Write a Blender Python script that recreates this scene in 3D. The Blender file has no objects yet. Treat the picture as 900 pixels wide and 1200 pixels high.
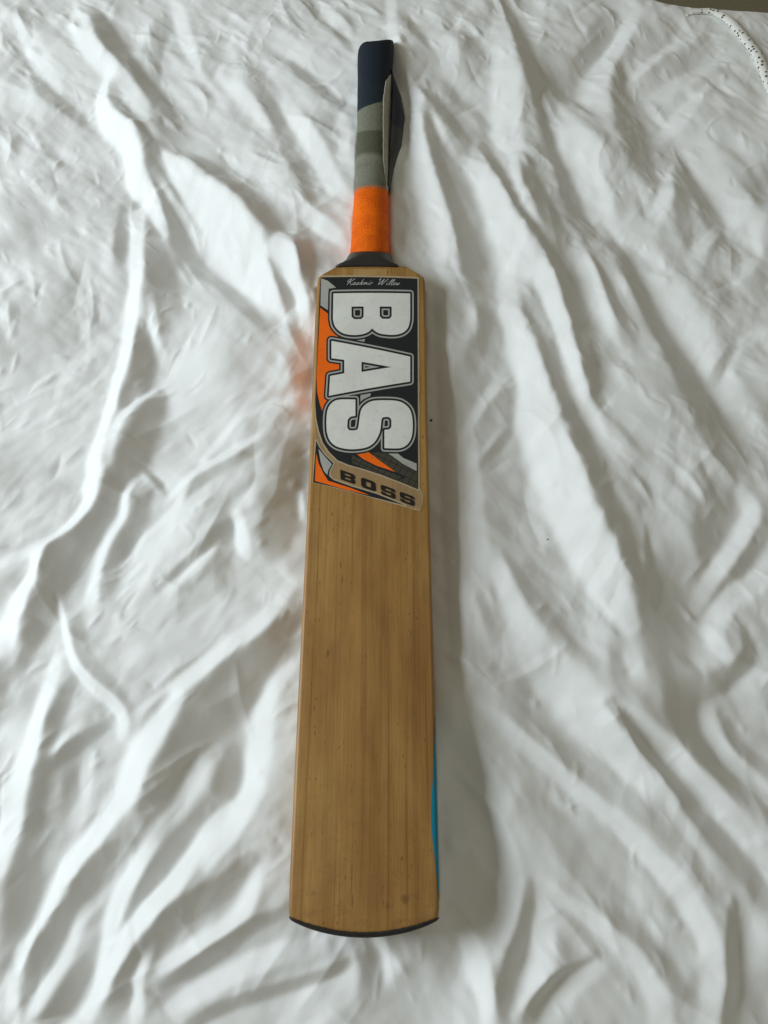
import bpy, bmesh, math, random
import numpy as np

# ------------------------------------------------------------------ camera, light, exposure
sc = bpy.context.scene
TILT = math.radians(21.0)
CAM = (0.0, 0.073, 0.645)
FPX = 901.0
cd = bpy.data.cameras.new('camera'); cam = bpy.data.objects.new('camera', cd)
sc.collection.objects.link(cam); sc.camera = cam
cam.location = CAM; cam.rotation_euler = (TILT, 0, 0)
cd.sensor_fit = 'VERTICAL'; cd.sensor_height = 24.0; cd.lens = 24.0 * FPX / 1200.0
cd.clip_start = 0.01; cd.clip_end = 50

w = bpy.data.worlds.new('World'); sc.world = w; w.use_nodes = True
bg = w.node_tree.nodes['Background']
bg.inputs[0].default_value = (1.0, 0.94, 0.73, 1); bg.inputs[1].default_value = 0.215

def area_light(name, loc, target, sx, sy, power, col):
    ld = bpy.data.lights.new(name, 'AREA'); ld.shape = 'RECTANGLE'; ld.size = sx; ld.size_y = sy
    ld.energy = power; ld.color = col
    o = bpy.data.objects.new(name, ld); sc.collection.objects.link(o); o.location = loc
    d = np.array(target, float) - np.array(loc, float)
    from mathutils import Vector
    o.rotation_euler = Vector(d).to_track_quat('-Z', 'Y').to_euler()
    return o
area_light('window_light', (-1.95, 0.42, 1.12), (0.0, 0.36, 0.0), 0.8, 1.05, 49, (0.835, 0.94, 1.0))

sc.view_settings.view_transform = 'Standard'; sc.view_settings.look = 'None'
sc.view_settings.gamma = 1.0; sc.view_settings.use_curve_mapping = False
sc.view_settings.exposure = 0.0

# ------------------------------------------------------------------ helpers
ST, CT = math.sin(TILT), math.cos(TILT)
def at(px, py, z=0.0):
    """point of the level plane at height z that the photograph shows at (px, py)"""
    dx, dv = (px - 450) / FPX, (600 - py) / FPX
    r = (dx, ST + dv * CT, -CT + dv * ST)
    s = (z - CAM[2]) / r[2]
    return (CAM[0] + r[0] * s, CAM[1] + r[1] * s)

def to_px(x, y, z):
    ry, rz = y - CAM[1], z - CAM[2]
    dep = ry * ST - rz * CT
    return 450 + FPX * (x - CAM[0]) / dep, 600 - FPX * (ry * CT + rz * ST) / dep

def link(name, me, mat=None, parent=None, smooth=True):
    o = bpy.data.objects.new(name, me); sc.collection.objects.link(o)
    if mat: me.materials.append(mat)
    if parent: o.parent = parent
    if smooth and len(me.polygons):
        me.polygons.foreach_set('use_smooth', np.ones(len(me.polygons), bool))
    return o

def grid_mesh(name, P, wrap=False, keep=None):
    """quad mesh from an (n, m, 3) array of points"""
    n, m = P.shape[:2]
    idx = np.arange(n * m).reshape(n, m)
    if wrap: idx = np.concatenate([idx, idx[:, :1]], 1)
    a, b, c, d = idx[:-1, :-1], idx[:-1, 1:], idx[1:, 1:], idx[1:, :-1]
    F = np.stack([a, b, c, d], -1).reshape(-1, 4)
    if keep is not None: F = F[keep.reshape(-1)]
    me = bpy.data.meshes.new(name)
    me.vertices.add(n * m); me.vertices.foreach_set('co', P.reshape(-1).astype(np.float32))
    me.loops.add(F.size); me.loops.foreach_set('vertex_index', F.reshape(-1).astype(np.int32))
    me.polygons.add(len(F)); me.polygons.foreach_set('loop_start', np.arange(0, F.size, 4, dtype=np.int32))
    me.update(calc_edges=True)
    return me

def smooth_line(pts, n=6):
    """Catmull-Rom through rows of any dimension"""
    p = np.array(pts, float)
    if len(p) < 3:
        t = np.linspace(0, 1, n + 1)[:, None]; return p[:1] * (1 - t) + p[1:] * t
    q = np.vstack([2 * p[0] - p[1], p, 2 * p[-1] - p[-2]]); out = []
    for i in range(1, len(q) - 2):
        for k in range(n):
            t = k / n
            out.append(0.5 * (2 * q[i] + (q[i + 1] - q[i - 1]) * t + (2 * q[i - 1] - 5 * q[i] + 4 * q[i + 1] - q[i + 2]) * t * t
                              + (3 * q[i] - q[i - 1] - 3 * q[i + 1] + q[i + 2]) * t ** 3))
    out.append(q[-2]); return np.array(out)

def new_mat(name):
    m = bpy.data.materials.new(name); m.use_nodes = True
    nt = m.node_tree; b = nt.nodes['Principled BSDF']
    return m, nt, b
def N(nt, t, **kw):
    n = nt.nodes.new(t)
    for k, v in kw.items():
        if k.startswith('i_'):
            key = k[2:]; key = int(key) if key.isdigit() else key.replace('_', ' ')
            n.inputs[key].default_value = v
        else: setattr(n, k, v)
    return n
def L(nt, a, b): nt.links.new(a, b)
def coords(nt, scale=(1, 1, 1)):
    tc = N(nt, 'ShaderNodeTexCoord'); mp = N(nt, 'ShaderNodeMapping'); mp.inputs['Scale'].default_value = scale
    L(nt, tc.outputs['Object'], mp.inputs[0]); return mp.outputs[0]
def ramp(nt, src, stops):
    r = N(nt, 'ShaderNodeValToRGB'); e = r.color_ramp.elements
    while len(e) < len(stops): e.new(0.5)
    for el, (p, c) in zip(e, stops):
        el.position = p; el.color = (*c, 1) if len(c) == 3 else c
    L(nt, src, r.inputs[0]); return r.outputs[0]
def mixc(nt, fac, a, b, mode='MIX'):
    m = N(nt, 'ShaderNodeMix', data_type='RGBA', blend_type=mode)
    for s, v in ((m.inputs[0], fac), (m.inputs[6], a), (m.inputs[7], b)):
        if hasattr(v, 'is_linked'): L(nt, v, s)
        elif isinstance(v, (int, float)): s.default_value = v
        else: s.default_value = (*v, 1)
    return m.outputs[2]
def math_n(nt, op, a, b=None):
    m = N(nt, 'ShaderNodeMath', operation=op)
    for s, v in ((m.inputs[0], a), (m.inputs[1], b)):
        if v is None: continue
        if hasattr(v, 'is_linked'): L(nt, v, s)
        else: s.default_value = v
    return m.outputs[0]

# ------------------------------------------------------------------ materials
def cloth_material():
    m, nt, b = new_mat('white_cotton')
    c = coords(nt)
    n1 = N(nt, 'ShaderNodeTexNoise', i_Scale=9.0, i_Detail=3.0); L(nt, c, n1.inputs['Vector'])
    L(nt, ramp(nt, n1.outputs['Fac'], [(0.3, (0.80, 0.80, 0.79)), (0.7, (0.84, 0.84, 0.83))]), b.inputs['Base Color'])
    b.inputs['Roughness'].default_value = 0.75; b.inputs['Specular IOR Level'].default_value = 0.25
    b.inputs['Sheen Weight'].default_value = 0.15; b.inputs['Sheen Roughness'].default_value = 0.5
    n2 = N(nt, 'ShaderNodeTexNoise', i_Scale=1400.0, i_Detail=2.0); L(nt, c, n2.inputs['Vector'])
    n3 = N(nt, 'ShaderNodeTexNoise', i_Scale=150.0, i_Detail=4.0); L(nt, c, n3.inputs['Vector'])
    h = math_n(nt, 'ADD', math_n(nt, 'MULTIPLY', n2.outputs['Fac'], 0.3), math_n(nt, 'MULTIPLY', n3.outputs['Fac'], 0.35))
    bp = N(nt, 'ShaderNodeBump', i_Strength=0.36, i_Distance=0.0011); L(nt, h, bp.inputs['Height'])
    L(nt, bp.outputs[0], b.inputs['Normal'])
    return m

MARKS = [(at(px, py, 0.035)[0] + 0.0143, at(px, py, 0.035)[1], rx, ry) for px, py, rx, ry in
         ((383, 765, 0.0013, 0.0035), (475, 1054, 0.0035, 0.003), (454, 1062, 0.0008, 0.0035), (449, 1058, 0.0006, 0.002), (412, 1030, 0.0006, 0.012), (413, 1055, 0.0007, 0.006),
          (398, 662, 0.0007, 0.003), (400, 680, 0.0007, 0.004), (388, 602, 0.0009, 0.002))]
def wood_material():
    m, nt, b = new_mat('oiled_willow')
    c = coords(nt, (1, 1, 1))
    warp = N(nt, 'ShaderNodeTexNoise', i_Scale=5.0, i_Detail=2.0); L(nt, coords(nt, (1, 0.6, 1)), warp.inputs['Vector'])
    sx = N(nt, 'ShaderNodeSeparateXYZ'); L(nt, c, sx.inputs[0])
    # growth rings seen as lines along the blade
    x2 = math_n(nt, 'ADD', sx.outputs['X'], math_n(nt, 'MULTIPLY', warp.outputs['Fac'], 0.008))
    cb = N(nt, 'ShaderNodeCombineXYZ'); L(nt, x2, cb.inputs[0])
    yy = math_n(nt, 'MULTIPLY', sx.outputs['Y'], 0.007); L(nt, yy, cb.inputs[1])
    ring = N(nt, 'ShaderNodeTexNoise', i_Scale=310.0, i_Detail=2.0, i_Roughness=0.5); L(nt, cb.outputs[0], ring.inputs['Vector'])
    broad = N(nt, 'ShaderNodeTexNoise', i_Scale=1.0, i_Detail=3.0); L(nt, coords(nt, (30, 9, 30)), broad.inputs['Vector'])
    fib = N(nt, 'ShaderNodeTexNoise', i_Scale=1.0, i_Detail=4.0, i_Roughness=0.6); L(nt, coords(nt, (1100, 30, 1100)), fib.inputs['Vector'])
    bands = N(nt, 'ShaderNodeTexNoise', i_Scale=1.0, i_Detail=2.0); L(nt, coords(nt, (60, 1.6, 60)), bands.inputs['Vector'])
    base = ramp(nt, broad.outputs['Fac'], [(0.30, (0.290, 0.144, 0.043)), (0.5, (0.360, 0.192, 0.058)), (0.72, (0.425, 0.246, 0.079))])
    base = mixc(nt, 1.0, base, ramp(nt, bands.outputs['Fac'], [(0.32, (0.78, 0.73, 0.66)), (0.5, (1, 1, 1)), (0.7, (1.10, 1.10, 1.06))]), 'MULTIPLY')
    lines = ramp(nt, ring.outputs['Fac'], [(0.33, (0.66, 0.60, 0.52)), (0.40, (0.92, 0.90, 0.86)), (0.55, (1.0, 1.0, 1.0)), (0.70, (1.05, 1.04, 1.0))])
    c1 = mixc(nt, 0.85, base, lines, 'MULTIPLY')
    fl = ramp(nt, fib.outputs['Fac'], [(0.3, (0.78, 0.75, 0.70)), (0.55, (1, 1, 1)), (0.8, (1.08, 1.06, 1.02))])
    c2 = mixc(nt, 0.75, c1, fl, 'MULTIPLY')
    # short dark pores and bruises
    po = N(nt, 'ShaderNodeTexNoise', i_Scale=1.0, i_Detail=1.0); L(nt, coords(nt, (620, 170, 620)), po.inputs['Vector'])
    pm = ramp(nt, po.outputs['Fac'], [(0.70, (0, 0, 0)), (0.76, (1, 1, 1))])
    c3 = mixc(nt, math_n(nt, 'MULTIPLY', pm, 0.6), c2, (0.12, 0.055, 0.02))
    st = N(nt, 'ShaderNodeTexNoise', i_Scale=1.0, i_Detail=4.0, i_Roughness=0.6); L(nt, coords(nt, (34, 13, 34)), st.inputs['Vector'])
    sm = ramp(nt, st.outputs['Fac'], [(0.52, (0, 0, 0)), (0.72, (1, 1, 1))])
    c4 = mixc(nt, math_n(nt, 'MULTIPLY', sm, 0.42), c3, (0.19, 0.088, 0.028))
    # scuffed lower end
    sc1 = N(nt, 'ShaderNodeTexNoise', i_Scale=1.0, i_Detail=5.0, i_Roughness=0.7); L(nt, coords(nt, (60, 110, 60)), sc1.inputs['Vector'])
    low = N(nt, 'ShaderNodeMapRange', i_1=0.13, i_2=-0.01); L(nt, sx.outputs['Y'], low.inputs[0])
    sm2 = math_n(nt, 'MULTIPLY', ramp(nt, sc1.outputs['Fac'], [(0.52, (0, 0, 0)), (0.66, (1, 1, 1))]), low.outputs[0])
    c5 = mixc(nt, math_n(nt, 'MULTIPLY', sm2, 0.45), c4, (0.20, 0.10, 0.04))
    # knots and bruises where the blade has them
    wn = N(nt, 'ShaderNodeTexNoise', i_Scale=160.0, i_Detail=3.0); L(nt, c, wn.inputs['Vector'])
    tot = None
    for kx, ky, rx, ry in MARKS:
        dx = math_n(nt, 'MULTIPLY', math_n(nt, 'SUBTRACT', sx.outputs['X'], kx), 1 / rx); dy = math_n(nt, 'MULTIPLY', math_n(nt, 'SUBTRACT', sx.outputs['Y'], ky), 1 / ry)
        d2 = math_n(nt, 'ADD', math_n(nt, 'MULTIPLY', dx, dx), math_n(nt, 'MULTIPLY', dy, dy))
        d2 = math_n(nt, 'ADD', d2, math_n(nt, 'MULTIPLY', math_n(nt, 'SUBTRACT', wn.outputs['Fac'], 0.5), 2.2))
        mr = N(nt, 'ShaderNodeMapRange', i_1=1.3, i_2=0.1); L(nt, d2, mr.inputs[0])
        tot = mr.outputs[0] if tot is None else math_n(nt, 'MAXIMUM', tot, mr.outputs[0])
    c5 = mixc(nt, math_n(nt, 'MULTIPLY', tot, 0.6), c5, (0.13, 0.06, 0.022))
    L(nt, c5, b.inputs['Base Color'])
    b.inputs['Roughness'].default_value = 0.42; b.inputs['Specular IOR Level'].default_value = 0.35
    bp = N(nt, 'ShaderNodeBump', i_Strength=0.25, i_Distance=0.0004); L(nt, fib.outputs['Fac'], bp.inputs['Height'])
    L(nt, bp.outputs[0], b.inputs['Normal'])
    return m

def plain(name, col, rough=0.5, spec=0.4, bump=0.0, bscale=600.0, var=0.0):
    m, nt, b = new_mat(name)
    c = coords(nt)
    n = N(nt, 'ShaderNodeTexNoise', i_Scale=bscale, i_Detail=3.0); L(nt, c, n.inputs['Vector'])
    n0 = N(nt, 'ShaderNodeTexNoise', i_Scale=bscale * 0.12, i_Detail=3.0); L(nt, c, n0.inputs['Vector'])
    lo = tuple(v * (1 - var) for v in col); hi = tuple(v * (1 + var) for v in col)
    L(nt, ramp(nt, n0.outputs['Fac'], [(0.3, lo), (0.7, hi)]), b.inputs['Base Color'])
    b.inputs['Roughness'].default_value = rough; b.inputs['Specular IOR Level'].default_value = spec
    if bump:
        bp = N(nt, 'ShaderNodeBump', i_Strength=bump, i_Distance=0.0006); L(nt, n.outputs['Fac'], bp.inputs['Height'])
        L(nt, bp.outputs[0], b.inputs['Normal'])
    return m

M_cloth = cloth_material(); M_wood = wood_material()
M_toe = plain('toe_rubber', (0.022, 0.018, 0.016), 0.6, 0.3, 0.5, 900, 0.3)
M_collar = plain('collar_rubber', (0.022, 0.018, 0.016), 0.42, 0.5, 0.2, 300, 0.2)
M_teal = plain('teal_print', (0.0, 0.20, 0.31), 0.3, 0.5, 0, 300, 0.1)
M_orange_edge = plain('orange_print', (1.0, 0.26, 0.02), 0.35, 0.4, 0, 300, 0.05)
M_lining = plain('grip_lining', (0.36, 0.35, 0.29), 0.8, 0.2, 0.4, 900, 0.12)
M_splice = plain('cane_splice', (0.40, 0.235, 0.085), 0.55, 0.3, 0.3, 500, 0.15)
M_speck = plain('dark_lint', (0.02, 0.02, 0.025), 0.9, 0.1)

# ------------------------------------------------------------------ the duvet: a height field of folds
# each fold flank: (tilt towards the window, [(x, y, half width) ...]) traced on the bed, + faces the window, - faces away
FOLDS = [
 # ---- upper left
 (-0.5, [(0,42,4),(35,72,5),(52,105,8),(75,120,7),(103,140,4)]),
 (0.3, [(32,40,10),(45,65,13),(60,88,6)]), (0.2, [(0,105,14),(45,125,10)]),
 (0.4, [(92,15,12),(105,50,14),(135,80,12),(145,86,8)]),
 (-0.85, [(112,14,7),(130,48,11),(160,85,8),(190,120,8),(206,142,5)]),
 (0.3, [(205,0,6),(215,35,8),(232,78,3)]), (-0.3, [(190,20,8),(180,60,6),(180,85,5)]), (0.25, [(172,20,5),(158,55,6)]),
 (-0.55, [(132,106,5),(140,130,8),(160,155,8),(178,172,7),(207,176,4)]),
 (0.2, [(150,105,8),(165,130,8)]), (-0.3, [(180,110,6),(195,140,10)]),
 (-0.7, [(165,172,8),(182,210,11),(205,255,14),(222,300,12)]),
 (1.0, [(130,86,7),(117,113,8),(126,140,11),(150,165,12),(156,200,13),(171,222,10),(184,250,7),(190,264,5)]),
 (0.25, [(180,198,5),(205,235,5),(240,285,6),(262,312,6)]),
 (0.95, [(193,183,6),(228,222,15),(265,268,22),(300,312,24),(330,352,17),(345,374,8)]),
 (-0.4, [(212,178,6),(255,202,9),(290,232,10),(315,265,10),(340,292,8)]),
 (0.35, [(262,80,10),(285,105,12),(310,135,10),(322,150,6)]), (0.25, [(270,150,12),(290,190,12),(320,220,10),(335,245,8)]),
 (-0.3, [(290,90,10),(320,130,8),(345,185,8),(365,240,6)]), (0.35, [(335,120,6),(365,165,9),(385,205,10),(400,240,8)]),
 (-0.35, [(330,60,8),(365,95,8),(400,125,6)]), (0.2, [(300,30,10),(350,60,10),(395,95,8)]), (-0.3, [(360,5,6),(390,30,5),(410,60,4)]),
 (0.3, [(380,10,6),(405,35,6)]), (0.4, [(360,255,9),(385,275,8),(402,290,5)]), (0.3, [(405,150,6),(402,200,6)]),
 (-0.5, [(140,226,4),(160,222,3)]), (-0.55, [(139,232,4),(138,265,6),(136,300,4)]),
 # ---- the long ridge on the left
 (-0.45, [(176,272,9),(190,330,15),(202,382,12)]),
 (-0.7, [(163,378,5),(167,420,9),(155,460,10),(138,490,7)]),
 (0.3, [(178,350,4),(182,400,5),(195,425,8)]),
 (-0.25, [(200,385,7),(240,410,6)]),
 (0.25, [(215,355,25),(235,400,35),(215,450,30),(245,480,30)]),
 (-1.0, [(186,462,7),(178,490,11),(166,520,12),(150,555,12),(130,592,13),(100,617,14),(68,650,16),(50,690,17),(25,740,17),(3,795,17)]),
 (0.75, [(178,458,5),(157,474,7),(142,500,8),(131,532,7)]),
 (1.0, [(156,236,9),(157,290,9),(157,330,10),(147,395,9),(140,430,9),(124,478,9),(113,528,11),(108,568,12),(97,595,10),(60,630,7),(25,645,7),(0,655,7)]),
 (0.9, [(55,632,5),(36,670,10),(10,722,16),(-5,752,18)]),
 (-0.35, [(30,662,4),(0,690,8)]),
 (0.65, [(167,556,3),(150,574,6),(140,604,8),(117,640,9),(106,690,10),(105,708,7)]),
 (-0.45, [(176,570,5),(160,612,8),(136,645,8),(122,692,7)]),
 (-0.6, [(164,547,2),(180,560,3),(194,578,2)]),
 (0.4, [(150,700,10),(165,660,18),(200,615,18),(240,585,12)]),
 (0.55, [(192,592,3),(215,570,5),(243,548,4),(290,530,4)]), (-0.3, [(205,592,4),(245,562,5),(280,545,4)]),
 (0.45, [(160,632,3),(200,602,5),(221,572,3)]), (0.55, [(222,560,4),(268,537,5),(312,514,4)]), (-0.35, [(275,547,4),(310,528,5)]),
 (0.4, [(240,540,4),(262,515,5),(275,500,5),(300,470,6)]), (-0.3, [(285,520,5),(305,500,6)]),
 (-0.45, [(185,690,3),(230,652,4),(270,618,4),(300,598,3)]), (0.35, [(195,695,4),(232,665,5),(260,640,4)]),
 (0.7, [(279,606,6),(284,632,8),(290,652,5)]), (-0.4, [(262,640,8),(265,690,10)]),
 (0.5, [(292,490,4),(320,478,5),(356,477,4)]),
 (-0.62, [(345,500,12),(333,525,20),(330,570,22),(324,615,20),(322,645,12)]),
 (0.7, [(351,575,3),(353,604,3)]),
 # ---- folds that end at the left edge of the blade
 (-0.35, [(322,300,7),(335,340,8),(345,372,6)]),
 (1.0, [(328,296,10),(343,322,10),(354,356,7),(360,405,3)]),
 (-1.0, [(357,285,8),(361,320,7),(363,350,5)]), (-0.5, [(353,385,9),(354,430,10),(354,468,8)]),
 (-0.25, [(240,305,7),(290,362,8),(318,398,6)]),
 (0.3, [(318,660,14),(330,690,12)]),
 (-0.7, [(348,715,8),(318,752,18),(285,785,25),(255,825,26),(236,865,20)]),
 (0.5, [(340,685,7),(310,728,10),(270,758,10),(220,798,10),(166,840,8)]),
 (0.65, [(342,778,5),(318,808,11),(306,850,15),(300,900,15),(284,950,13),(262,988,10),(245,1012,7)]),
 (-0.6, [(196,818,5),(170,852,5)]),
 (-0.65, [(237,835,16),(220,880,20),(194,922,15),(176,952,10)]),
 (0.9, [(212,818,8),(184,858,14),(163,892,17),(150,928,15),(130,955,12),(92,1000,12),(60,1042,12),(36,1085,10),(18,1132,8)]),
 (-0.7, [(152,985,6),(112,1012,8),(88,1058,11),(52,1110,14),(25,1182,12)]),
 (0.2, [(252,880,9),(226,920,10),(211,950,8)]), (-0.65, [(274,880,7),(266,915,12),(262,938,6)]),
 (-0.65, [(246,948,10),(206,992,10),(176,1032,10),(150,1088,7)]),
 (0.75, [(177,988,9),(152,1028,11),(131,1070,11),(117,1120,9),(106,1152,7)]),
 (-0.95, [(296,1005,7),(252,1045,11),(202,1075,12),(167,1110,14),(138,1152,19),(112,1195,22)]),
 (0.95, [(268,948,8),(236,985,12),(214,1020,12),(181,1060,12),(141,1110,12),(112,1158,13),(85,1204,13)]),
 (0.5, [(112,1046,6),(86,1080,8),(70,1120,9),(50,1160,8),(30,1204,8)]),
 (-0.8, [(90,1128,6),(76,1168,10),(52,1204,10)]),
 (0.5, [(10,1145,8),(10,1204,10)]),
 # ---- far left below
 (-0.7, [(86,790,5),(62,850,8),(46,890,12),(31,950,14),(22,1020,14),(15,1080,12),(4,1130,10)]),
 (0.9, [(62,778,8),(46,830,10),(35,870,14),(20,920,18),(8,970,16),(-5,1015,14)]),
 (0.2, [(20,790,8),(5,830,8)]),
 (-0.35, [(88,722,6),(98,768,7),(127,798,6),(152,828,5)]),
 (1.0, [(63,695,2.5),(72,730,4),(85,775,5),(110,805,5.5),(134,824,6),(143,842,8),(140,862,6)]),
 (-0.6, [(130,842,4),(100,865,6),(62,894,5),(45,906,3)]), (0.3, [(96,848,5),(62,880,4)]),
 (0.35, [(101,880,7),(95,930,10),(84,972,9)]), (-0.5, [(81,895,5),(80,935,8)]),
 # ---- below the toe
 (0.75, [(302,1022,7),(284,1070,11),(256,1095,11),(212,1117,9),(190,1135,6)]),
 (-0.85, [(338,1066,6),(300,1082,7),(270,1102,7),(230,1131,7),(190,1156,5)]),
 (0.55, [(375,1108,10),(310,1122,12),(255,1148,12),(200,1182,9)]),
 (-0.85, [(408,1128,4),(372,1145,6),(312,1164,6),(262,1180,7),(220,1204,7)]),
 (0.5, [(180,1105,5),(160,1150,8),(158,1204,8)]),
 (-0.6, [(424,1104,9),(437,1140,13),(428,1168,8)]), (0.35, [(455,1110,10),(462,1150,12)]), (0.2, [(330,1180,14),(400,1170,14)]),
 (-0.3, [(480,1150,12),(430,1185,8)]),
 # ---- right of the toe
 (-0.65, [(528,885,8),(548,935,18),(560,985,26),(556,1035,26),(572,1085,15)]),
 (0.85, [(528,1062,6),(548,1098,10),(562,1138,11),(572,1182,9),(574,1204,9)]),
 (0.55, [(535,905,2.5),(556,928,3.5),(578,955,5),(597,998,7),(610,1040,8)]),
 (0.5, [(608,1040,8),(604,1075,8),(590,1100,6)]),
 (-0.85, [(622,1035,5),(618,1085,10),(600,1145,13),(594,1204,14)]),
 (0.65, [(640,1070,12),(634,1125,14),(608,1190,11)]),
 (-0.95, [(697,1126,3),(655,1146,5),(630,1176,8),(618,1204,9)]),
 (0.3, [(705,1135,8),(672,1160,11),(652,1195,11)]),
 (-0.35, [(620,935,12),(665,985,16),(690,1035,14)]),
 (-0.35, [(690,1055,10),(745,1100,13),(795,1165,14)]),
 (0.55, [(645,1045,6),(690,1074,8),(740,1120,10),(770,1165,12),(780,1204,12)]),
 (-0.3, [(595,825,10),(650,875,14),(705,930,12)]),
 (-0.3, [(730,935,8),(790,985,10),(835,1050,10)]),
 (0.6, [(556,826,6),(600,860,8),(660,910,8),(720,960,8),(770,1010,10),(810,1060,10),(834,1110,11),(840,1160,12),(830,1204,12)]),
 (-0.85, [(859,1058,5),(861,1110,9),(865,1160,10),(860,1204,10)]), (0.3, [(884,1050,12),(892,1150,16)]),
 # ---- upper right
 (0.6, [(458,0,6),(460,50,5),(468,92,6),(482,115,8),(488,140,9),(486,170,9),(497,210,13),(510,262,18),(522,305,15),(524,345,9)]),
 (-0.5, [(497,140,5),(513,200,7),(535,258,9),(550,302,12),(556,345,10)]),
 (-0.3, [(488,105,5),(520,140,7),(545,170,6)]), (-0.25, [(470,15,5),(485,45,5),(520,70,4)]), (0.2, [(500,30,10),(530,80,12),(560,120,10)]),
 (0.3, [(505,145,3),(530,186,4)]),
 (0.75, [(543,195,6),(568,222,13),(588,268,18),(602,308,20),(608,340,12)]),
 (-0.65, [(566,172,5),(586,210,8),(610,254,8),(632,300,8),(652,345,6)]),
 (0.6, [(588,25,12),(590,80,14),(592,140,15),(601,190,14),(613,232,11),(630,270,8),(648,305,5)]),
 (-0.45, [(612,190,6),(630,235,12),(655,285,12)]), (0.05, [(637,190,6),(655,230,7),(668,270,6)]),
 (-0.8, [(592,0,5),(607,43,8),(627,97,12),(650,150,14),(670,200,15),(684,250,15),(700,290,9)]),
 (0.4, [(640,115,8),(665,160,14),(690,200,15),(706,240,13),(728,292,11)]),
 (-0.45, [(718,15,10),(692,58,13),(676,90,10)]), (-0.35, [(640,92,6),(665,112,9),(692,126,6)]),
 (-0.65, [(738,55,9),(722,95,10),(736,132,15),(746,170,16),(762,205,9)]),
 (0.55, [(748,8,6),(730,40,8),(710,70,12),(696,98,17),(706,128,11)]),
 (0.35, [(735,68,4),(745,84,5),(780,56,6),(812,42,6)]), (0.2, [(765,112,8),(800,92,9),(850,62,9),(878,56,5)]),
 (-0.3, [(770,35,10),(800,15,8)]), (-0.25, [(780,80,8),(830,60,8)]),
 (0.3, [(775,152,6),(800,132,9),(830,100,3)]), (0.3, [(808,155,13),(840,200,18),(868,240,16),(890,285,9)]),
 (-0.35, [(790,170,5),(820,215,10),(850,270,12)]),
 (0.3, [(768,246,3),(784,216,7),(792,184,2)]), (0.35, [(765,262,8),(778,235,8),(790,222,3)]), (-0.3, [(795,195,5),(800,240,9),(805,270,8)]),
 (0.5, [(880,252,3),(887,275,4),(894,296,2)]), (-0.3, [(840,265,9),(850,290,8)]), (0.25, [(815,295,8),(845,262,6)]), (0.25, [(865,320,8),(890,300,6)]),
 (-0.3, [(830,330,12),(870,350,10)]),
 (-0.25, [(500,320,6),(512,350,8)]),
 (-0.7, [(705,258,6),(730,300,9),(757,350,10),(790,408,13),(820,460,18),(840,505,22),(884,545,18)]),
 (0.3, [(742,258,12),(780,330,14),(820,390,14),(850,440,14),(892,505,12)]),
 (0.25, [(852,415,7),(880,395,7),(900,385,6)]), (-0.25, [(840,440,6),(860,405,5)]),
 (0.12, [(700,410,18),(720,470,22),(760,510,20),(800,560,15)]),
 (0.4, [(674,288,4),(690,330,11),(710,370,13),(733,412,6)]), (-0.5, [(688,296,2),(710,338,5),(736,396,10)]),
 (-0.8, [(600,257,5),(637,303,10),(663,360,15),(677,410,15),(683,450,13),(694,478,7)]),
 (0.75, [(583,268,14),(617,310,14),(637,338,9),(657,393,8),(670,450,8),(692,497,10),(730,540,12)]),
 (-0.7, [(608,362,5),(627,410,9),(643,452,12),(663,503,14),(682,545,15),(700,592,15),(720,640,18),(748,690,24),(778,738,26),(795,785,20)]),
 (0.95, [(593,322,12),(597,367,11),(610,412,13),(622,457,15),(630,503,22),(645,548,23),(664,600,23),(690,652,21),(716,702,18),(735,735,10)]),
 (0.4, [(592,438,6),(562,478,6),(536,520,5)]), (-0.45, [(574,518,4),(548,558,4)]), (-0.55, [(597,505,4),(562,545,5),(540,586,4)]),
 (0.3, [(585,505,4),(556,545,4)]), (-0.3, [(556,338,8),(563,390,10),(550,435,7)]), (0.25, [(547,355,5),(556,392,5)]),
 # ---- the hollow along the right edge of the blade
 (0.45, [(514,345,6),(523,480,9),(528,600,10),(534,700,10),(541,800,10)]), (-0.2, [(540,820,9),(548,880,10)]),
 (0.3, [(545,480,7),(552,560,10),(558,640,12),(562,720,12),(568,790,10)]),
 (0.4, [(578,650,8),(592,700,12),(622,760,14)]), (-0.35, [(590,650,4),(622,700,8),(662,760,9),(692,780,7)]), (-0.2, [(558,690,5),(578,750,6)]),
 (0.75, [(628,765,26),(676,825,24),(722,872,18),(762,915,13),(790,936,7)]),
 (0.3, [(690,720,10),(705,760,12)]), (-0.25, [(715,750,6),(722,800,9)]), (0.25, [(735,770,8),(745,810,8)]),
 (-0.8, [(709,828,6),(740,858,9),(780,900,10),(820,950,12),(860,1000,14),(900,1052,13)]),
 (0.55, [(722,828,6),(770,868,10),(810,908,12),(850,950,12),(905,1005,14)]),
 (-0.75, [(788,775,18),(800,830,22),(822,872,15),(860,910,12),(905,952,12)]),
 (0.4, [(830,815,6),(838,850,10),(858,885,10),(904,930,10)]), (-0.3, [(850,830,5),(868,870,7),(904,900,8)]), (0.25, [(875,810,9),(890,850,10)]),
 (-0.85, [(874,738,5),(880,764,8),(864,785,10),(838,800,13),(806,808,14)]),
 # ---- right edge
 (-0.5, [(852,560,16),(832,615,20),(838,655,10)]),
 (0.5, [(868,575,6),(882,600,9),(868,632,10),(845,662,10),(822,705,9)]), (-0.45, [(898,620,9),(866,672,8),(832,722,6)]),
 (0.5, [(900,672,13),(858,702,13),(838,738,11),(855,776,5)]),
 (-0.45, [(754,618,1.5),(758,650,4),(764,690,6)]), (0.2, [(745,640,4),(750,670,4)]), (0.15, [(775,600,10),(800,650,12)]),
 (0.2, [(760,560,8),(790,590,8)]), (-0.2, [(730,575,6),(770,610,8)]), (0.3, [(820,590,3),(800,560,3)]),
]

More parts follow.
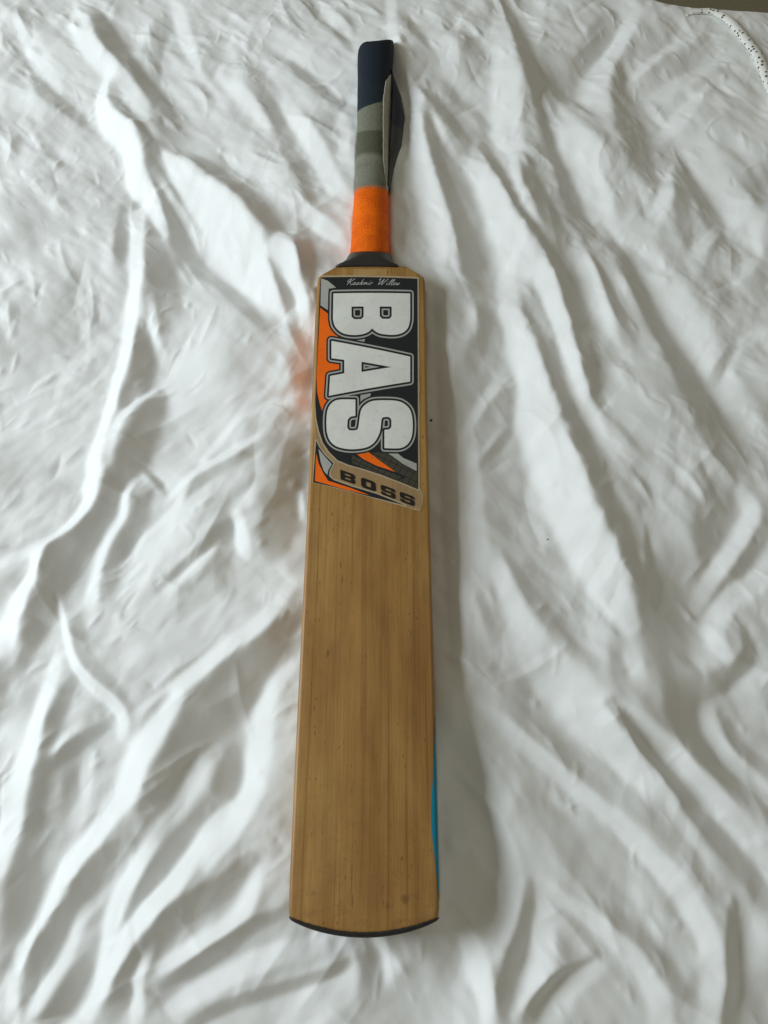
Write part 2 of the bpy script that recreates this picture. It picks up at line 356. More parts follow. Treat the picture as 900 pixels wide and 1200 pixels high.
H = 0.0013
GX0, GX1, GY0, GY1 = -0.66, 0.66, -0.20, 1.08
gx = np.arange(GX0, GX1 + H / 2, H); gy = np.arange(GY0, GY1 + H / 2, H)
X, Y = np.meshgrid(gx, gy)                      # rows run along y
PX, PY = to_px(X, Y, 0.004)

def seg_dist(px, py, pts, st=None):
    """distance to a polyline with a radius per point, as a multiple of that radius (and a strength read off the nearest place)"""
    best = np.full(px.shape, 1e9); sv = np.ones(px.shape)
    for i, ((x0, y0, r0), (x1, y1, r1)) in enumerate(zip(pts[:-1], pts[1:])):
        dx, dy = x1 - x0, y1 - y0
        t = np.clip(((px - x0) * dx + (py - y0) * dy) / (dx * dx + dy * dy + 1e-9), 0, 1)
        d = np.hypot(px - x0 - t * dx, py - y0 - t * dy) / np.maximum(r0 + (r1 - r0) * t, 0.5)
        if st is not None: sv = np.where(d < best, st[i] + (st[i + 1] - st[i]) * t, sv)
        np.minimum(best, d, out=best)
    return best if st is None else (best, sv)

rng = np.random.default_rng(7)
def band_noise(shape, wl, seed, aniso=None):
    """gaussian noise around one wavelength (m)"""
    r = np.random.default_rng(seed); n = np.fft.rfft2(r.standard_normal(shape))
    ky = np.fft.fftfreq(shape[0], H)[:, None]; kx = np.fft.rfftfreq(shape[1], H)[None]
    if aniso:
        a, s = aniso; c, q = math.cos(a), math.sin(a)
        k = np.hypot((kx * c + ky * q) * s, -kx * q + ky * c)
    else: k = np.hypot(kx, ky)
    f = k * wl
    n *= np.exp(-(np.log(np.maximum(f, 1e-6)) / 0.55) ** 2)
    z = np.fft.irfft2(n, s=shape); return z / z.std()

G = 0.07 * band_noise(X.shape, 0.10, 1)
def blend(x, lo, hi): return np.clip((x - lo) / (hi - lo), 0, 1)
right = blend(X, -0.04, 0.04); up_ = blend(Y, 0.42, 0.56)
GRAIN = sum(k_ * (0.6 * band_noise(X.shape, 0.026, sd_, (an_, 3.0)) + 0.4 * band_noise(X.shape, 0.013, sd_ + 1, (an_ + 0.15, 2.5)))
            for k_, sd_, an_ in ((right, 61, 2.05), ((1 - right) * up_, 63, 2.25), ((1 - right) * (1 - up_), 65, 0.72)))
G += 0.065 * GRAIN
inside = np.clip(np.minimum.reduce([PX + 60, 960 - PX, PY + 60, 1260 - PY]) / 60, 0, 1)
# beyond the traced part the folds go on at random
G += (1 - inside) * 0.45 * band_noise(X.shape, 0.085, 2, (0.7, 1.7))
VAR = band_noise(X.shape, 0.045, 21); EDGE = band_noise(X.shape, 0.03, 22)
for val, pts in FOLDS:
    p = smooth_line(pts, 4)
    if val < 0: p[:, 2] *= 1.12
    if abs(val) < 0.5 and pts[0][1] < 480: val *= 1.35
    rm = p[:, 2].max() * 2.6
    m = (PX > p[:, 0].min() - rm) & (PX < p[:, 0].max() + rm) & (PY > p[:, 1].min() - rm) & (PY < p[:, 1].max() + rm)
    js, is_ = np.where(m)
    if not len(js): continue
    s = np.s_[js.min():js.max() + 1, is_.min():is_.max() + 1]
    st = 1 - 0.6 * np.clip(1 - np.minimum(np.arange(len(p)), np.arange(len(p))[::-1]) / max(2.0, 0.22 * len(p)), 0, 1)
    d, str_ = seg_dist(PX[s], PY[s], p, st)
    a = str_ / (1.0 + (d * (0.90 + 0.05 * EDGE[s])) ** 6.5)
    a[d > 2.6] *= 0.0
    a *= np.clip(0.95 + 0.07 * VAR[s], 0, 1)
    G[s] = G[s] * (1 - a) + val * a
# the flanks of a fold meet in a crest, not in a round back
def blur(A, sg):
    ky_ = np.fft.fftfreq(A.shape[0], H)[:, None]; kx_ = np.fft.rfftfreq(A.shape[1], H)[None]
    return np.fft.irfft2(np.fft.rfft2(A) * np.exp(-2 * (np.pi * sg) ** 2 * (kx_ ** 2 + ky_ ** 2)), s=A.shape)
G = blur(G, 0.0012); G = G + 0.30 * (G - blur(G, 0.008)) + 0.25 * (G - blur(G, 0.0035))
G = np.where(G < 0, -0.86 * np.tanh(-G / 0.95), np.minimum(G, 1.1))
# crumpled facets
cr = band_noise(X.shape, 0.034, 3); cr2 = band_noise(X.shape, 0.018, 4)
patch = 0.5 + 0.5 * np.tanh(band_noise(X.shape, 0.2, 5) * 1.2)
G += 0.022 * GRAIN * (0.3 + 1.2 * patch)
G += 0.025 * np.tanh(cr * 1.6) * (0.3 + 1.0 * patch)
# heights whose slope along the light is G
SL = 1.10
la = math.atan2(-0.03, 1.0)                    # direction away from the window
pad = 160
Gp = np.pad(G, pad, mode='linear_ramp') * SL
ky = 2 * np.pi * np.fft.fftfreq(Gp.shape[0], H)[:, None]; kx = 2 * np.pi * np.fft.fftfreq(Gp.shape[1], H)[None]
ku = kx * math.cos(la) + ky * math.sin(la); kv = -kx * math.sin(la) + ky * math.cos(la)
Z = np.real(np.fft.ifft2(-1j * ku * np.fft.fft2(Gp) / (ku ** 2 + 0.16 * kv ** 2 + (2 * np.pi / 0.75) ** 2)))[pad:-pad, pad:-pad]
# fine pressed creases: flat facets that meet in crisp edges
def facets(cell, seed, ang, stretch, warp):
    r = np.random.default_rng(seed); c, q = math.cos(ang), math.sin(ang)
    u = ((X * c + Y * q) / stretch + warp * band_noise(X.shape, 3.2 * cell, seed + 50)) / cell + 200
    v = ((-X * q + Y * c) + warp * band_noise(X.shape, 3.2 * cell, seed + 60)) / cell + 200
    hgt = r.standard_normal((400, 400)); iu, iv = np.floor(u).astype(int), np.floor(v).astype(int); fu, fv = u - iu, v - iv
    iu %= 399; iv %= 399
    h00, h10, h01, h11 = hgt[iu, iv], hgt[iu + 1, iv], hgt[iu, iv + 1], hgt[iu + 1, iv + 1]
    return np.where(fu > fv, h00 + (h10 - h00) * fu + (h11 - h10) * fv, h00 + (h01 - h00) * fv + (h11 - h01) * fu)
far = np.clip((Y + 0.15) / 0.5, 0.7, 1)
p2 = np.clip(0.5 + 0.6 * band_noise(X.shape, 0.15, 31), 0.1, 1.3)
cz = 0.00125 * facets(0.034, 41, 0.9, 1.8, 0.003) * (0.4 + 0.6 * patch) * far
cz += 0.00065 * facets(0.019, 42, -0.75, 2.2, 0.0016) * p2 * far
cz += 0.00042 * facets(0.011, 43, 1.0, 2.8, 0.001) * patch
# short pressed wrinkles, crisp on top, that follow the folds around them
def wrinkle(x0, y0, ang, ln, wd, h, bend):
    n = 7; t = np.linspace(-0.5, 0.5, n); a = ang + bend * t
    xs = x0 + np.cumsum(np.cos(a)) * ln / n - ln / 2 * math.cos(ang); ys = y0 + np.cumsum(np.sin(a)) * ln / n - ln / 2 * math.sin(ang)
    m_ = 2.5 * wd
    i0, i1 = [int(np.clip((v - GX0) / H, 0, X.shape[1])) for v in (xs.min() - m_, xs.max() + m_)]
    j0, j1 = [int(np.clip((v - GY0) / H, 0, X.shape[0])) for v in (ys.min() - m_, ys.max() + m_)]
    if i1 - i0 < 2 or j1 - j0 < 2: return
    w_ = np.s_[j0:j1, i0:i1]
    rad = wd * (1 - 0.75 * np.abs(2 * t) ** 2)
    d, k = seg_dist(X[w_] * 1000, Y[w_] * 1000, np.stack([xs * 1000, ys * 1000, rad * 1000], -1), 1 - np.abs(2 * t) ** 1.5)
    cz[w_] += h * k * np.maximum(0, 1 - d / 1.6) ** 1.35
rw = np.random.default_rng(77)
for i in range(2300):
    x0, y0 = rw.uniform(-0.62, 0.62), rw.uniform(-0.15, 1.03)
    # direction of the cloth's grain of folds here
    if x0 < -0.02: base = np.interp(y0, [0.0, 0.30, 0.42, 0.6, 0.9], [0.95, 0.75, 0.55, 2.2, 2.3])
    else: base = np.interp(y0, [0.0, 0.25, 0.5, 0.9], [2.25, 2.25, 2.05, 1.95])
    if rw.random() < 0.38: base = rw.uniform(0, math.pi)
    big = rw.random() < 0.25
    ln = rw.uniform(0.03, 0.09) if big else rw.uniform(0.010, 0.035)
    wd = rw.uniform(0.004, 0.008) if big else rw.uniform(0.0014, 0.0042)
    h = wd * rw.uniform(0.13, 0.34) * (1 if rw.random() < 0.72 else -0.8)
    if x0 < -0.15 or y0 > 0.7: h *= 1.25
    wrinkle(x0, y0, base + rw.normal(0, 0.22), ln, wd, h, rw.normal(0, 0.6))
Z += cz
Z -= Z.mean()
Z *= 1.0

# the bat presses the duvet down: ceiling for the cloth under and beside it
BATX, BATROT = -0.0143, math.radians(-0.2)
FACE = 0.035
bx = X - BATX - np.sin(-BATROT) * Y; by = Y
def smin(a, b, k):
    h = np.clip(0.5 + 0.5 * (b - a) / k, 0, 1); return b * (1 - h) + a * h - k * h * (1 - h)
hw = np.interp(by, [-0.02, 0.0, 0.55, 0.565, 0.58, 0.88], [0.05, 0.054, 0.053, 0.034, 0.0185, 0.0185])
under = np.interp(by, [-0.02, 0.02, 0.1, 0.4, 0.5, 0.56, 0.58, 0.88], [0.014, 0.008, -0.012, -0.018, -0.004, 0.0, -0.002, -0.004])
side = np.interp(by, [-0.02, 0.54, 0.58, 0.88], [FACE - 0.023, FACE - 0.020, 0.016, 0.016]) + np.where(bx < 0, 0.006, 0.0) * np.clip((0.56 - by) / 0.03, 0, 1)
out_x = np.abs(bx) - hw; out_y = np.maximum(-0.010 - by, by - 0.88)
d_out = np.maximum(out_x, out_y)
tt = np.clip(-d_out / 0.03, 0, 1)
ceil = np.where(d_out > 0, side + 1.5 * d_out + 18 * d_out ** 2, side + (under - side) * tt - 0.002)
# the stuffing swells up round the weight, with a hollow beside the toe
Z += np.interp(by, [-0.2, -0.03, 0.08, 0.9, 1.0], [0, 0.002, 0.011, 0.013, 0]) * np.exp(-(np.maximum(d_out, 0) / 0.11) ** 2) * (0.92 + 0.33 * np.tanh(bx / 0.03))
hol = np.hypot((PX - 548 - 0.10 * (PY - 985)) / 40, (PY - 985) / 105)
Z -= 0.016 / (1 + hol ** 6)
Z = smin(Z, ceil - 0.0015, 0.006)

def bed_z(x, y):
    i = int(round((x - GX0) / H)); j = int(round((y - GY0) / H))
    return float(Z[min(max(j, 0), Z.shape[0] - 1), min(max(i, 0), Z.shape[1] - 1)])

# rows over the far edge of the bed turn down
def far_edge(x):
    e = np.interp(x, [-0.7, -0.2, -0.09, -0.055, -0.02, 0.22, 0.30, 0.355, 0.45, 0.7], [1.0, 0.99, 0.982, 0.972, 0.985, 0.99, 0.985, 0.962, 0.955, 0.958])
    k = np.ones(31) / 31; return np.convolve(np.pad(e, 15, mode='edge'), k, 'valid')
E = far_edge(gx)
s_top = gy[gy < 1.065]; s_down = np.concatenate([1.065 + np.linspace(0.01, 0.44, 30)])
S = np.concatenate([s_top, s_down])
R = 0.03
P = np.zeros((len(S), len(gx), 3))
Zs = np.vstack([Z[:len(s_top)], np.repeat(Z[len(s_top) - 1:len(s_top)], len(s_down), 0)])
over = np.maximum(S[:, None] - E[None], 0)
ang = np.minimum(over / R, math.pi / 2)
drop = np.maximum(over - R * math.pi / 2, 0)
wave = 0.012 * np.sin(gx * 38 + 1.3 * np.sin(gx * 17)) + 0.006 * np.sin(gx * 91)
P[..., 0] = gx[None]
P[..., 1] = np.minimum(S[:, None], E[None]) + R * np.sin(ang) + wave[None] * np.clip(drop / 0.12, 0, 1)
P[..., 2] = Zs * np.exp(-over / 0.03) - R * (1 - np.cos(ang)) - drop
P[..., 2] = np.maximum(P[..., 2], -0.43)
# the other three sides just hang
def hang(Q, axis, sign):
    steps = []
    last = Q[:, -1:] if sign > 0 else Q[:, :1]
    for k in range(1, 9):
        q = last.copy(); a = min(k / 4, 1) * math.pi / 2
        q[..., axis] += sign * 0.04 * math.sin(a); q[..., 2] = np.maximum(q[..., 2] - 0.04 * (1 - math.cos(a)) - max(k - 4, 0) * 0.1, -0.43)
        steps.append(q)
    return np.concatenate([Q] + steps, 1) if sign > 0 else np.concatenate(steps[::-1] + [Q], 1)
P = hang(P, 0, 1); P = hang(P, 0, -1)
P = hang(P.transpose(1, 0, 2), 1, -1).transpose(1, 0, 2)
duvet = link('duvet', grid_mesh('duvet', P), M_cloth)
duvet['label'] = 'crumpled white cotton duvet cover spread under the cricket bat'; duvet['category'] = 'duvet'

# floor behind the bed
m, nt, b = new_mat('brown_carpet')
n = N(nt, 'ShaderNodeTexNoise', i_Scale=400.0, i_Detail=4.0); L(nt, coords(nt), n.inputs['Vector'])
L(nt, ramp(nt, n.outputs['Fac'], [(0.3, (0.16, 0.135, 0.085)), (0.7, (0.24, 0.205, 0.13))]), b.inputs['Base Color'])
b.inputs['Roughness'].default_value = 0.95
bp = N(nt, 'ShaderNodeBump', i_Strength=0.6, i_Distance=0.004); L(nt, n.outputs['Fac'], bp.inputs['Height']); L(nt, bp.outputs[0], b.inputs['Normal'])
fl = np.array([[(-3, -2, -0.45), (3, -2, -0.45)], [(-3, 4, -0.45), (3, 4, -0.45)]], float)
floor = link('floor', grid_mesh('floor', fl), m); floor['kind'] = 'structure'

# ------------------------------------------------------------------ the cricket bat
bat = bpy.data.objects.new('cricket_bat', None); sc.collection.objects.link(bat)
bat.location = (BATX, 0, FACE); bat.rotation_euler = (0, 0, BATROT)
bat['label'] = 'worn wooden cricket bat with orange, grey and navy grip lying face up on the duvet'
bat['category'] = 'cricket bat'

TS = [0.0, 0.002, 0.006, 0.012, 0.02, 0.035, 0.06] + [0.06 + 0.02 * i for i in range(1, 24)] + [0.53, 0.538, 0.544, 0.548, 0.551, 0.555, 0.559, 0.563]
def half_w(t):
    return float(np.interp(t, [0, 0.006, 0.03, 0.08, 0.17, 0.31, 0.42, 0.52, 0.546, 0.552, 0.565, 0.572],
                              [0.0530, 0.0538, 0.0540, 0.0538, 0.0534, 0.0524, 0.0522, 0.0524, 0.0522, 0.0512, 0.0325, 0.0290]))
def edge_t(t): return float(np.interp(t, [0, 0.03, 0.1, 0.4, 0.53, 0.572], [0.016, 0.020, 0.025, 0.024, 0.020, 0.018]))
def spine_t(t): return float(np.interp(t, [0, 0.03, 0.12, 0.2, 0.4, 0.5, 0.572], [0.018, 0.024, 0.044, 0.050, 0.048, 0.036, 0.032]))
CAMB = 0.0016; RF = 0.0032
def face_z(x, w): return -CAMB * (x / w) ** 2
def section(t, grow=0.0):
    """half profile from the middle of the face round the edge to the spine: list of (x, z)"""
    w_, e, s = half_w(t) + grow, edge_t(t), spine_t(t)
    pts = [(w_ * 0.0, 0)]
    xf = w_ - RF
    for f in (0.2, 0.4, 0.6, 0.8, 0.93): pts.append((xf * f, face_z(xf * f, w_)))
    zf = face_z(xf, w_)
    for k in range(9):
        a = math.pi / 2 * k / 8
        pts.append((xf + RF * math.sin(a), zf - RF * (1 - math.cos(a)) + grow * math.cos(a)))
    pts.append((w_ - 0.0004, -e * 0.6)); pts.append((w_ - 0.002, -e + 0.002)); pts.append((w_ - 0.005, -e))
    for f in (0.7, 0.45, 0.22): pts.append((w_ * f, -e - (s - e) * (1 - f) ** 1.5))
    pts.append((0, -s))
    return pts
SAG = 0.0100
def toe_y(x, t, w_): return t - SAG * (1 - (x / w_) ** 2) * max(0, 1 - t / 0.06) ** 1.0
rings = []
for t in TS:
    h = section(t); w_ = half_w(t)
    full = h + [(-x, z) for x, z in h[-2:0:-1]]
    rings.append([(x, toe_y(x, t, w_), z) for x, z in full])
P = np.array(rings)
# round the arris at the toe a little
P[0, :, 2] = P[0, :, 2] * 0.97 - 0.0008
me = grid_mesh('blade', P, wrap=True)
bm = bmesh.new(); bm.from_mesh(me); bm.verts.ensure_lookup_table()
n = P.shape[1]
bm.faces.new([bm.verts[i] for i in range(n)]); bm.faces.new([bm.verts[(len(TS) - 1) * n + i] for i in range(n)][::-1])
bmesh.ops.recalc_face_normals(bm, faces=bm.faces); bm.to_mesh(me); bm.free()
blade = link('blade', me, M_wood, bat)

# rubber toe guard wrapped over the end
xs = np.linspace(-1, 1, 61); rows = []; rr0 = np.random.default_rng(3).uniform(-1, 1, 61)
for k, (dy, dz) in enumerate([(0.0010, 0.0000), (0.0008, 0.00035), (-0.0002, 0.0005), (-0.0012, 0.0002), (-0.0023, -0.0010), (-0.0030, -0.003), (-0.0030, -0.016), (0.0, -0.0175)]):
    row = []
    rr = random.Random(k)
    for i, x in enumerate(xs):
        w_ = half_w(0) + 0.0006
        lift = -0.0045 * max(0, (abs(x) - 0.955) / 0.045) ** 2
        jag = (0.00018 * math.sin(i * 1.7) + 0.00030 * rr0[i]) if k < 2 else 0
        th = 0.45 + 0.55 * (1 - abs(x) ** 6)
        row.append((x * w_, toe_y(x * w_, 0, w_) + dy * th + jag, face_z(x * w_, w_) + dz * th + lift - 0.0006))
    rows.append(row)
me = grid_mesh('toe_guard', np.array(rows)); toe = link('toe_guard', me, M_toe, bat)

def edge_strip(name, side, t0, t1, a_of, mat, bottom=True):
    """print that wraps a blade edge; a_of(u) gives how far round the arris its upper border starts (radians)"""
    rows = []
    for i in range(41):
        u = i / 40; t = t0 + (t1 - t0) * u; w_, e = half_w(t), edge_t(t); row = []
        xf = w_ - RF; zf = face_z(xf, w_); a0 = a_of(u); g = 0.00025
        for k in range(9):
            a = a0 + (math.pi / 2 - a0) * k / 8
            row.append((side * (xf + (RF + g) * math.sin(a) + min(0.0, a) * 0.005), toe_y(xf, t, w_), max(zf - RF + (RF + g) * math.cos(a), face_z(xf, w_) + g if a < 0 else -1)))
        for f in (0.4, 0.7, 0.88): row.append((side * (w_ - 0.0004 * f + g), toe_y(xf, t, w_), -e * f - 0.001))
        rows.append(row)
    return link(name, grid_mesh(name, np.array(rows)), mat, bat)
es = edge_strip('edge_print', 1, 0.012, 0.140, lambda u: math.radians(80 - 92 * max(0.0, math.sin(math.pi * min(1, u * 1.0) ** 0.8)) ** 0.8), M_teal)
es['label'] = 'teal print on the lower right edge'
es = edge_strip('edge_print', -1, 0.412, 0.512, lambda u: math.radians(72), M_orange_edge)
es['label'] = 'bright orange print on the upper left edge'

# ---- splice of the handle let into the shoulder, seen as a paler block under the collar
sp = []
for y in (0.5515, 0.5535, 0.5570, 0.5590):
    e = 0.0003 if y in (0.5535, 0.5570) else 0.0001
    sp.append([(x, y, face_z(x, 0.05) + (e if abs(x) < 0.0165 else 0.0)) for x in np.linspace(-0.0175, 0.0155, 9)])
link('handle_splice', grid_mesh('handle_splice', np.array(sp)), M_splice, bat)

# ---- collar and handle
HZ = -0.0165                                    # handle axis below the face
def tube(name, prof, mat, parent=bat, seg=64, cap=True, warp=None):
    rows = []
    for (y, cx, rx, rz, cz, pw) in prof:
        row = []
        for k in range(seg):
            a = 2 * math.pi * k / seg; c, s = math.sin(a), math.cos(a)
            ex = 2.0 / pw
            x = rx * math.copysign(abs(c) ** ex, c); z = rz * math.copysign(abs(s) ** ex, s)
            q = (cx + x, y, cz + z)
            row.append(warp(q, a) if warp else q)
        rows.append(row)
    P = np.array(rows); me = grid_mesh(name, P, wrap=True)
    bm = bmesh.new(); bm.from_mesh(me); bm.verts.ensure_lookup_table()
    if cap:
        bm.faces.new([bm.verts[i] for i in range(seg)]); bm.faces.new([bm.verts[(len(prof) - 1) * seg + i] for i in range(seg)][::-1])
    bmesh.ops.recalc_face_normals(bm, faces=bm.faces); bm.to_mesh(me); bm.free()
    return link(name, me, mat, parent)
tube('collar', [(0.5616, -0.0040, 0.0300, 0.0176, HZ, 8), (0.5622, -0.0040, 0.0316, 0.0186, HZ, 8), (0.5636, -0.0039, 0.0314, 0.0194, HZ, 7),
                (0.5670, -0.0033, 0.0272, 0.0199, HZ, 4.5), (0.572, -0.0027, 0.0232, 0.0197, HZ, 2.9), (0.5765, -0.002, 0.0214, 0.0191, HZ, 2.3), (0.5790, -0.002, 0.0200, 0.0178, HZ, 2.15)], M_collar,
     warp=lambda q, a: (q[0], q[1] + min(1.0, max(0.0, (q[1] - 0.5615) / 0.015)) * 0.64 * (0.0177 - min(0.0177, max(0.0, q[2] - HZ))), q[2]))

def grip_material():
    m, nt, b = new_mat('rubber_grip')
    c = coords(nt); sx = N(nt, 'ShaderNodeSeparateXYZ'); L(nt, c, sx.inputs[0])
    x = sx.outputs['X']; y = sx.outputs['Y']
    x2 = math_n(nt, 'MULTIPLY', x, x)
    def zone(y0, curve, slope, soft):                         # 1 beyond the border
        v = math_n(nt, 'ADD', math_n(nt, 'ADD', y, math_n(nt, 'MULTIPLY', sx.outputs['Z'], 0.75)), math_n(nt, 'MULTIPLY', x2, curve)); v = math_n(nt, 'ADD', v, math_n(nt, 'MULTIPLY', x, slope))
        r = N(nt, 'ShaderNodeMapRange', i_1=y0 - soft, i_2=y0 + soft); L(nt, v, r.inputs[0]); return r.outputs[0]
    mot = N(nt, 'ShaderNodeTexNoise', i_Scale=55.0, i_Detail=4.0); L(nt, c, mot.inputs['Vector'])
    fine = N(nt, 'ShaderNodeTexNoise', i_Scale=1300.0, i_Detail=2.0); L(nt, c, fine.inputs['Vector'])
    orange = ramp(nt, mot.outputs['Fac'], [(0.3, (0.68, 0.105, 0.003)), (0.7, (0.86, 0.155, 0.004))])
    grey1 = ramp(nt, mot.outputs['Fac'], [(0.3, (0.15, 0.15, 0.115)), (0.7, (0.215, 0.215, 0.17))])
    col = mixc(nt, zone(0.6610, 10, 0, 0.0032), orange, grey1)
    col = mixc(nt, zone(0.7050, 15, 0.10, 0.003), col, (0.090, 0.092, 0.064))
    col = mixc(nt, zone(0.7365, 0, -0.03, 0.0010), col, (0.165, 0.168, 0.130))
    col = mixc(nt, zone(0.7735, 0, -0.42, 0.0006), col, (0.016, 0.024, 0.031))
    col = mixc(nt, zone(0.8030, -40, 0.1, 0.0015), col, (0.014, 0.020, 0.030))
    sp = ramp(nt, fine.outputs['Fac'], [(0.35, (0.62, 0.62, 0.62)), (0.5, (1, 1, 1)), (0.66, (1.7, 1.7, 1.6))])
    col = mixc(nt, 0.55, col, sp, 'MULTIPLY')
    L(nt, col, b.inputs['Base Color']); b.inputs['Roughness'].default_value = 0.7; b.inputs['Specular IOR Level'].default_value = 0.15
    # fine moulded dots
    vo = N(nt, 'ShaderNodeTexVoronoi', i_Scale=750.0); L(nt, c, vo.inputs['Vector'])
    bp = N(nt, 'ShaderNodeBump', i_Strength=0.5, i_Distance=0.0006, invert=True); L(nt, vo.outputs['Distance'], bp.inputs['Height'])
    L(nt, bp.outputs[0], b.inputs['Normal'])
    return m
M_grip = grip_material()
LEAN = 0.0038 / 0.29
def hx(y): return (y - 0.578) * LEAN - 0.0022
prof = []
for y, rx, rz in [(0.5772, 0.0186, 0.0165), (0.5778, 0.0196, 0.0176), (0.584, 0.0196, 0.0178), (0.60, 0.0192, 0.0177), (0.63, 0.0186, 0.0176), (0.6335, 0.0186, 0.0176), (0.6345, 0.0183, 0.0174),
                  (0.655, 0.0181, 0.0172), (0.6585, 0.0180, 0.0172), (0.6600, 0.0176, 0.0168), (0.69, 0.0173, 0.0166), (0.7355, 0.0172, 0.0165), (0.7365, 0.0174, 0.0167), (0.7695, 0.0176, 0.0168), (0.771, 0.0179, 0.0171),
                  (0.80, 0.0184, 0.0174), (0.803, 0.0186, 0.0177), (0.83, 0.0190, 0.0182), (0.845, 0.0197, 0.0188), (0.855, 0.0199, 0.0190), (0.864, 0.0199, 0.0190), (0.8685, 0.0197, 0.0187), (0.8708, 0.0191, 0.0180), (0.8718, 0.0178, 0.0165), (0.8721, 0.0150, 0.014)]:
    prof.append((y, hx(y), rx, rz, HZ, 2.15))
def gw(q, a):
    """the open end of the sleeve is cut square on the right and rounded on the left, and leans back"""
    x, y, z = q
    k = min(1.0, max(0.0, (y - 0.835) / 0.037)); sd = (x - hx(y)) / 0.0198
    f = min(1.0, max(0.0, (sd + 0.9) / 1.3)); f = f * f * (3 - 2 * f)
    y2 = y + k * (0.0085 * (0.4 + 0.6 * f) - 0.95 * max(0.0, z - HZ) * (0.35 + 0.65 * f)) - 0.004 * k * max(0.0, -sd - 0.3) ** 2 + 0.0075 * k * max(0.0, sd + 0.3)
    k0 = min(1.0, max(0.0, (0.602 - y) / 0.024)); y2 += k0 * 0.64 * (0.0177 - min(0.0177, max(0.0, z - HZ)))
    return (x + 0.0012 * max(0.0, sd) ** 3 * k, y2, z)
grip = tube('grip', prof, M_grip, warp=gw)

# split of the grip on its right: pale lining and a loose dark flap
def patch(name, mat, y0, y1, a_fn, r_fn, nu=50, nv=10, thick=0.0008, parent=bat):
    rows_o, rows_i = [], []
    for i in range(nu + 1):
        u = i / nu; y = y0 + (y1 - y0) * u; a0, a1 = a_fn(u); ro, ri = [], []
        base_r = float(np.interp(y, [p[0] for p in prof], [p[2] for p in prof])); base_z = float(np.interp(y, [p[0] for p in prof], [p[3] for p in prof]))
        for k in range(nv + 1):
            a = a0 + (a1 - a0) * k / nv; g = r_fn(u, k / nv)
            def pt(gg):
                ex = 2 / 2.15; s, c = math.sin(a), math.cos(a)
                return (hx(y) + (base_r + gg) * math.copysign(abs(s) ** ex, s), y, HZ + (base_z + gg) * math.copysign(abs(c) ** ex, c))
            ro.append(pt(g)); ri.append(pt(g - thick))
        rows_o.append(ro + ri[::-1])
    me = grid_mesh(name, np.array(rows_o), wrap=True)
    bm = bmesh.new(); bm.from_mesh(me); bmesh.ops.holes_fill(bm, edges=[e for e in bm.edges if e.is_boundary], sides=0)
    bmesh.ops.recalc_face_normals(bm, faces=bm.faces); bm.to_mesh(me); bm.free()
    return link(name, me, mat, parent)
jr = random.Random(5); jag = [jr.uniform(-1, 1) for _ in range(60)]
def a_lin(u):
    a0 = math.radians(np.interp(u, [0, 0.2, 0.75, 0.9, 1], [60, 40, 31, 40, 62])) + 0.02 * jag[int(u * 50)]
    return a0, math.radians(75)
patch('grip_lining', M_lining, 0.664, 0.826, a_lin, lambda u, v: 0.0010 * min(1, u * 6), parent=bat)
mf, nt, b = new_mat('flap_rubber')
sx = N(nt, 'ShaderNodeSeparateXYZ'); L(nt, coords(nt), sx.inputs[0])
r_ = N(nt, 'ShaderNodeMapRange', i_1=0.7485, i_2=0.7495)
L(nt, math_n(nt, 'ADD', sx.outputs['Y'], math_n(nt, 'MULTIPLY', sx.outputs['X'], -0.12)), r_.inputs[0])
L(nt, mixc(nt, r_.outputs[0], (0.030, 0.031, 0.027), (0.006, 0.010, 0.017)), b.inputs['Base Color']); b.inputs['Roughness'].default_value = 0.7
patch('grip_flap', mf, 0.672, 0.836, lambda u: (math.radians(66), math.radians(130)),
      lambda u, v: 0.0012 + float(np.interp(u, [0, 0.18, 0.38, 0.65, 0.8, 0.92, 1], [0.0002, 0.0045, 0.0125, 0.0156, 0.0112, 0.0045, 0.0])) * math.sin(math.pi * (0.06 + 0.74 * v)) ** 0.8, nv=14)

# ------------------------------------------------------------------ sticker: flat print held as distances to its shapes
def zc(o):                                       # helpers: two close-ups of the print, back to one frame
    return lambda pts: [(o[0] + x / 5.294, o[1] + y / 5.294) for x, y in pts]
z1, z2 = zc((350, 310)), zc((350, 440))
PANEL = z1([(135, 75), (737, 85)]) + z2([(742, 705), (640, 665), (520, 620), (400, 580), (310, 555), (240, 525), (190, 475), (150, 415), (125, 340), (108, 260), (103, 180), (105, 0)])
BASE = z1([(124, 64), (748, 74)]) + z2([(752, 690), (772, 742), (766, 800), (752, 842), (84, 662), (98, 395), (92, 180), (94, 0)])
LOW_BLACK = z2([(108, 402), (125, 440), (160, 490), (216, 545), (192, 590), (188, 622), (215, 648), (330, 690), (480, 735), (662, 806), (400, 742), (230, 695), (88, 660)])
ORANGE = [z1([(133, 264), (180, 302), (205, 380), (270, 445)]) + z2([(270, 100), (185, 155), (165, 190), (150, 234), (130, 172), (114, 100), (111, 0)]),
          z2([(355, 485), (380, 478), (430, 474), (510, 535), (602, 600), (480, 560), (400, 520)]),
          z2([(108, 480), (122, 540), (150, 600), (182, 652), (320, 698), (445, 746), (300, 712), (100, 652)])]
GREY = [z1([(139, 82), (180, 98), (232, 142), (186, 148), (183, 282), (135, 250)]), z1([(330, 452), (412, 462), (408, 480), (340, 470)]),
        z2([(385, 112), (448, 104), (444, 132), (400, 150), (380, 170)]),
        z2([(548, 478), (602, 474), (650, 512), (732, 545), (732, 592), (650, 550)]),
        z2([(122, 452), (165, 505), (206, 550), (184, 586), (178, 616), (155, 590), (136, 535)])]
BROWN = [z2([(440, 480), (545, 478), (640, 548), (736, 602), (736, 696), (615, 652), (668, 632), (600, 600), (510, 536)]),
         z2([(330, 492), (480, 572), (640, 628), (606, 650), (480, 604), (330, 545)])]
